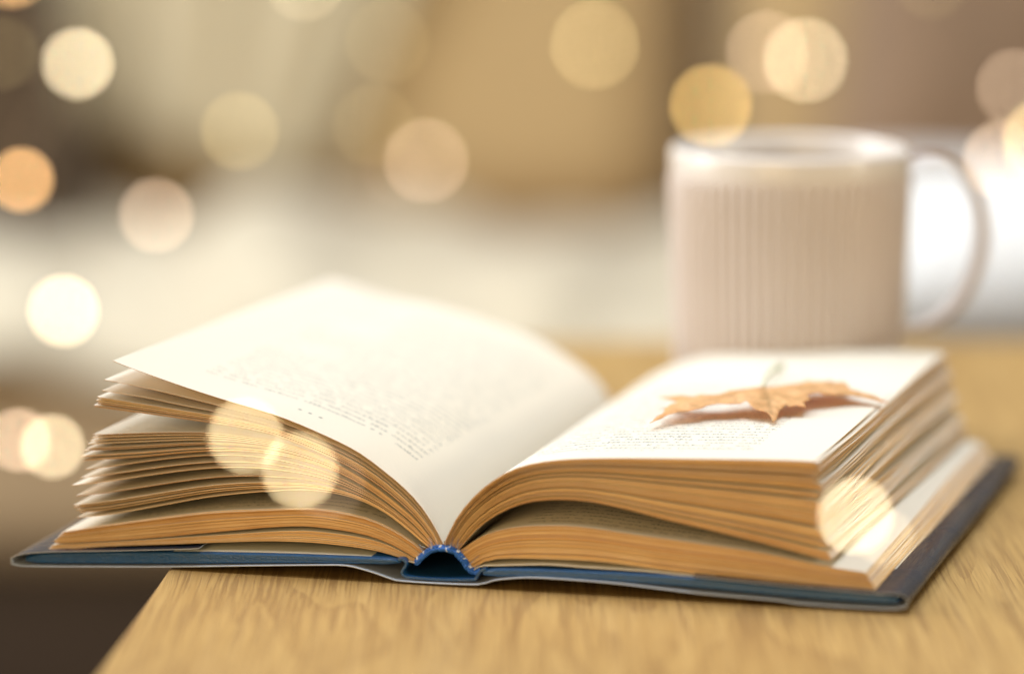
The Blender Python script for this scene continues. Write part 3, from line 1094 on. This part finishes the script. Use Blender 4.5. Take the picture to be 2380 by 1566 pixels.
# a pale throw hanging over the sofa back
mb = MB()
rows = []
yb_ = SY + 0.452
for i in range(60):
    k = i / 59
    px = 110 + 640 * k
    x = x_at(px, yb_)
    zlow = z_at(215 + 230 * k ** 0.8 + 14 * math.sin(k * 17), yb_)
    fold = 0.012 * math.sin(k * 21 + 1.0) + 0.007 * math.sin(k * 43)
    col_ = [(x + 0.26 * q * k * k + 0.01 * (q - 0.5) * math.sin(k * 9), yb_ + fold * (1 - 0.5 * q), zlow + (0.50 - zlow) * q) for q in np.linspace(0, 1, 24)]
    col_ += [(x + 0.26 * k * k, yb_ + fold * 0.5 + 0.03, 0.528), (x + 0.26 * k * k, yb_ + 0.12, 0.54), (x + 0.26 * k * k, yb_ + 0.30, 0.50)]
    rows.append(col_)
mb.grid(rows, True)
o = mb.build("throw", [cloth("pale_throw_cloth", (0.54, 0.46, 0.31), weave=200)])
md = o.modifiers.new("thickness", "SOLIDIFY")
md.thickness = 0.008
o["label"] = "pale beige throw hanging in folds over the left of the sofa back"
o["category"] = "throw"
pillow("cushion", "brown cushion standing against the sofa back, above the mug handle", (0.25, 0.165, 0.105), (x_at(2230, 2.98, 150), 2.99, zs_top + 0.15), 0.215, 0.36, 0.13, (math.radians(-10), math.radians(8), 0), 5)
pillow("cushion", "darkest brown cushion, put in for the shadowed gap beside the pale throw at the left end of the sofa", (0.07, 0.043, 0.022), (x_at(-90, 2.98, 150), 3.0, zs_top + 0.10), 0.20, 0.30, 0.12, (math.radians(-12), math.radians(-10), 0), 8)  # its near-black colour stands for the shade in the gap there
pillow("cushion", "small bright white cushion seen through the mug handle", (0.84, 0.85, 0.86), (x_at(2300, 2.62, 560), 2.62, z_at(600, 2.62)), 0.36, 0.15, 0.11, (math.radians(-40), 0, math.radians(4)), 9)

# ------------------------------------------------------------------ strings of fairy lights
def bulb_mat(col, L_):
    m, nt, out = mat("lit_bulb")
    e = N(nt, "ShaderNodeEmission", {"Color": (*col, 1), "Strength": L_})
    nt.links.new(e.outputs[0], out.inputs[0])
    m.cycles.emission_sampling = "NONE"
    return m


M_WIRE = plain("copper_wire", (0.42, 0.26, 0.13), 0.4, 0.1)
KD = APER * FOC / FOCUS
CW, CY, CO, CPK = (1.0, 0.81, 0.50), (1.0, 0.76, 0.34), (1.0, 0.55, 0.22), (1.0, 0.72, 0.48)
CA = (1.0, 0.76, 0.42)


def lights(label, rows, near, ends):
    """rows: (px, py, disc radius px, colour, added brightness). The bulb stands at the distance that blurs to that radius."""
    t = thing("fairy_light_string", label, "string lights", (0, 0, 0), 0, "strings of fairy lights")
    pts = []
    for px, py, rad, col, st in rows:
        D = 2 * rad
        zc = FOCUS / (1 + D / KD) if near else FOCUS / (1 - D / KD)
        p = on_depth(px, py, zc)
        rb = 0.0011 if near else 0.0034
        rho = (2 * rb * FOC / zc / D) ** 2
        mb = MB()
        mb.ball(p, rb, 12, 8, 0)
        mb.build("bulb", [bulb_mat(col, st / rho)], t)
        pts.append(p)
    c = [np.array(on_depth(*ends[0]))] + pts + [np.array(on_depth(*ends[1]))]
    mb = MB()
    mb.tube(smooth(np.array(c) + np.array([0, 0, 0.0013 if near else 0.004]), 24 * len(c)), 0.00016 if near else 0.0005, 6, caps=False)
    mb.build("wire", [M_WIRE], t)
    return t


lights("fairy light string with the orange bulb, hanging down the left edge",
       [(30, -62, 80, CO, 0.55), (5, 125, 84, CY, 0.06), (180, 148, 82, CW, 0.85), (50, 418, 74, CO, 0.78), (148, 722, 82, CW, 0.72), (363, 500, 86, CPK, 0.33)], False, ((-200, -400, 2.0), (900, 1500, 2.2)))
lights("fairy light string of dim bulbs in front of the tan sofa back",
       [(557, 305, 90, CY, 0.16), (708, -46, 94, CW, 0.16), (900, 97, 97, CY, 0.06), (868, 292, 94, CY, 0.075), (920, 400, 80, CPK, 0.045), (990, 373, 98, CPK, 0.20), (1382, 105, 103, CY, 0.17)], False, ((300, -500, 2.4), (1700, -500, 2.4)))
lights("fairy light string above and to the right of the mug",
       [(1783, 122, 96, CPK, 0.20), (1872, 140, 98, CW, 0.36), (2165, -40, 84, CY, 0.05), (2360, 205, 90, CPK, 0.22), (2425, 325, 95, CY, 0.50)], False, ((1500, -500, 2.3), (2900, -300, 2.3)))
lights("added fairy light string nearest the viewer, its blurred bulbs making the light discs over the book",  # added string, hung there only to make the discs of light
       [(45, 1022, 73, CPK, 0.55), (122, 1037, 74, CW, 0.62), (570, 1012, 86, CA, 0.72), (696, 1092, 87, CA, 0.78), (762, 1120, 86, CPK, 0.10),
        (2058, 1248, 66, CW, 0.22), (1988, 1198, 88, CW, 0.66), (2330, 372, 92, CPK, 0.36), (1652, 246, 95, (1.0, 0.64, 0.2), 0.44)], True, ((-400, 700, 0.75), (1500, -600, 0.75)))
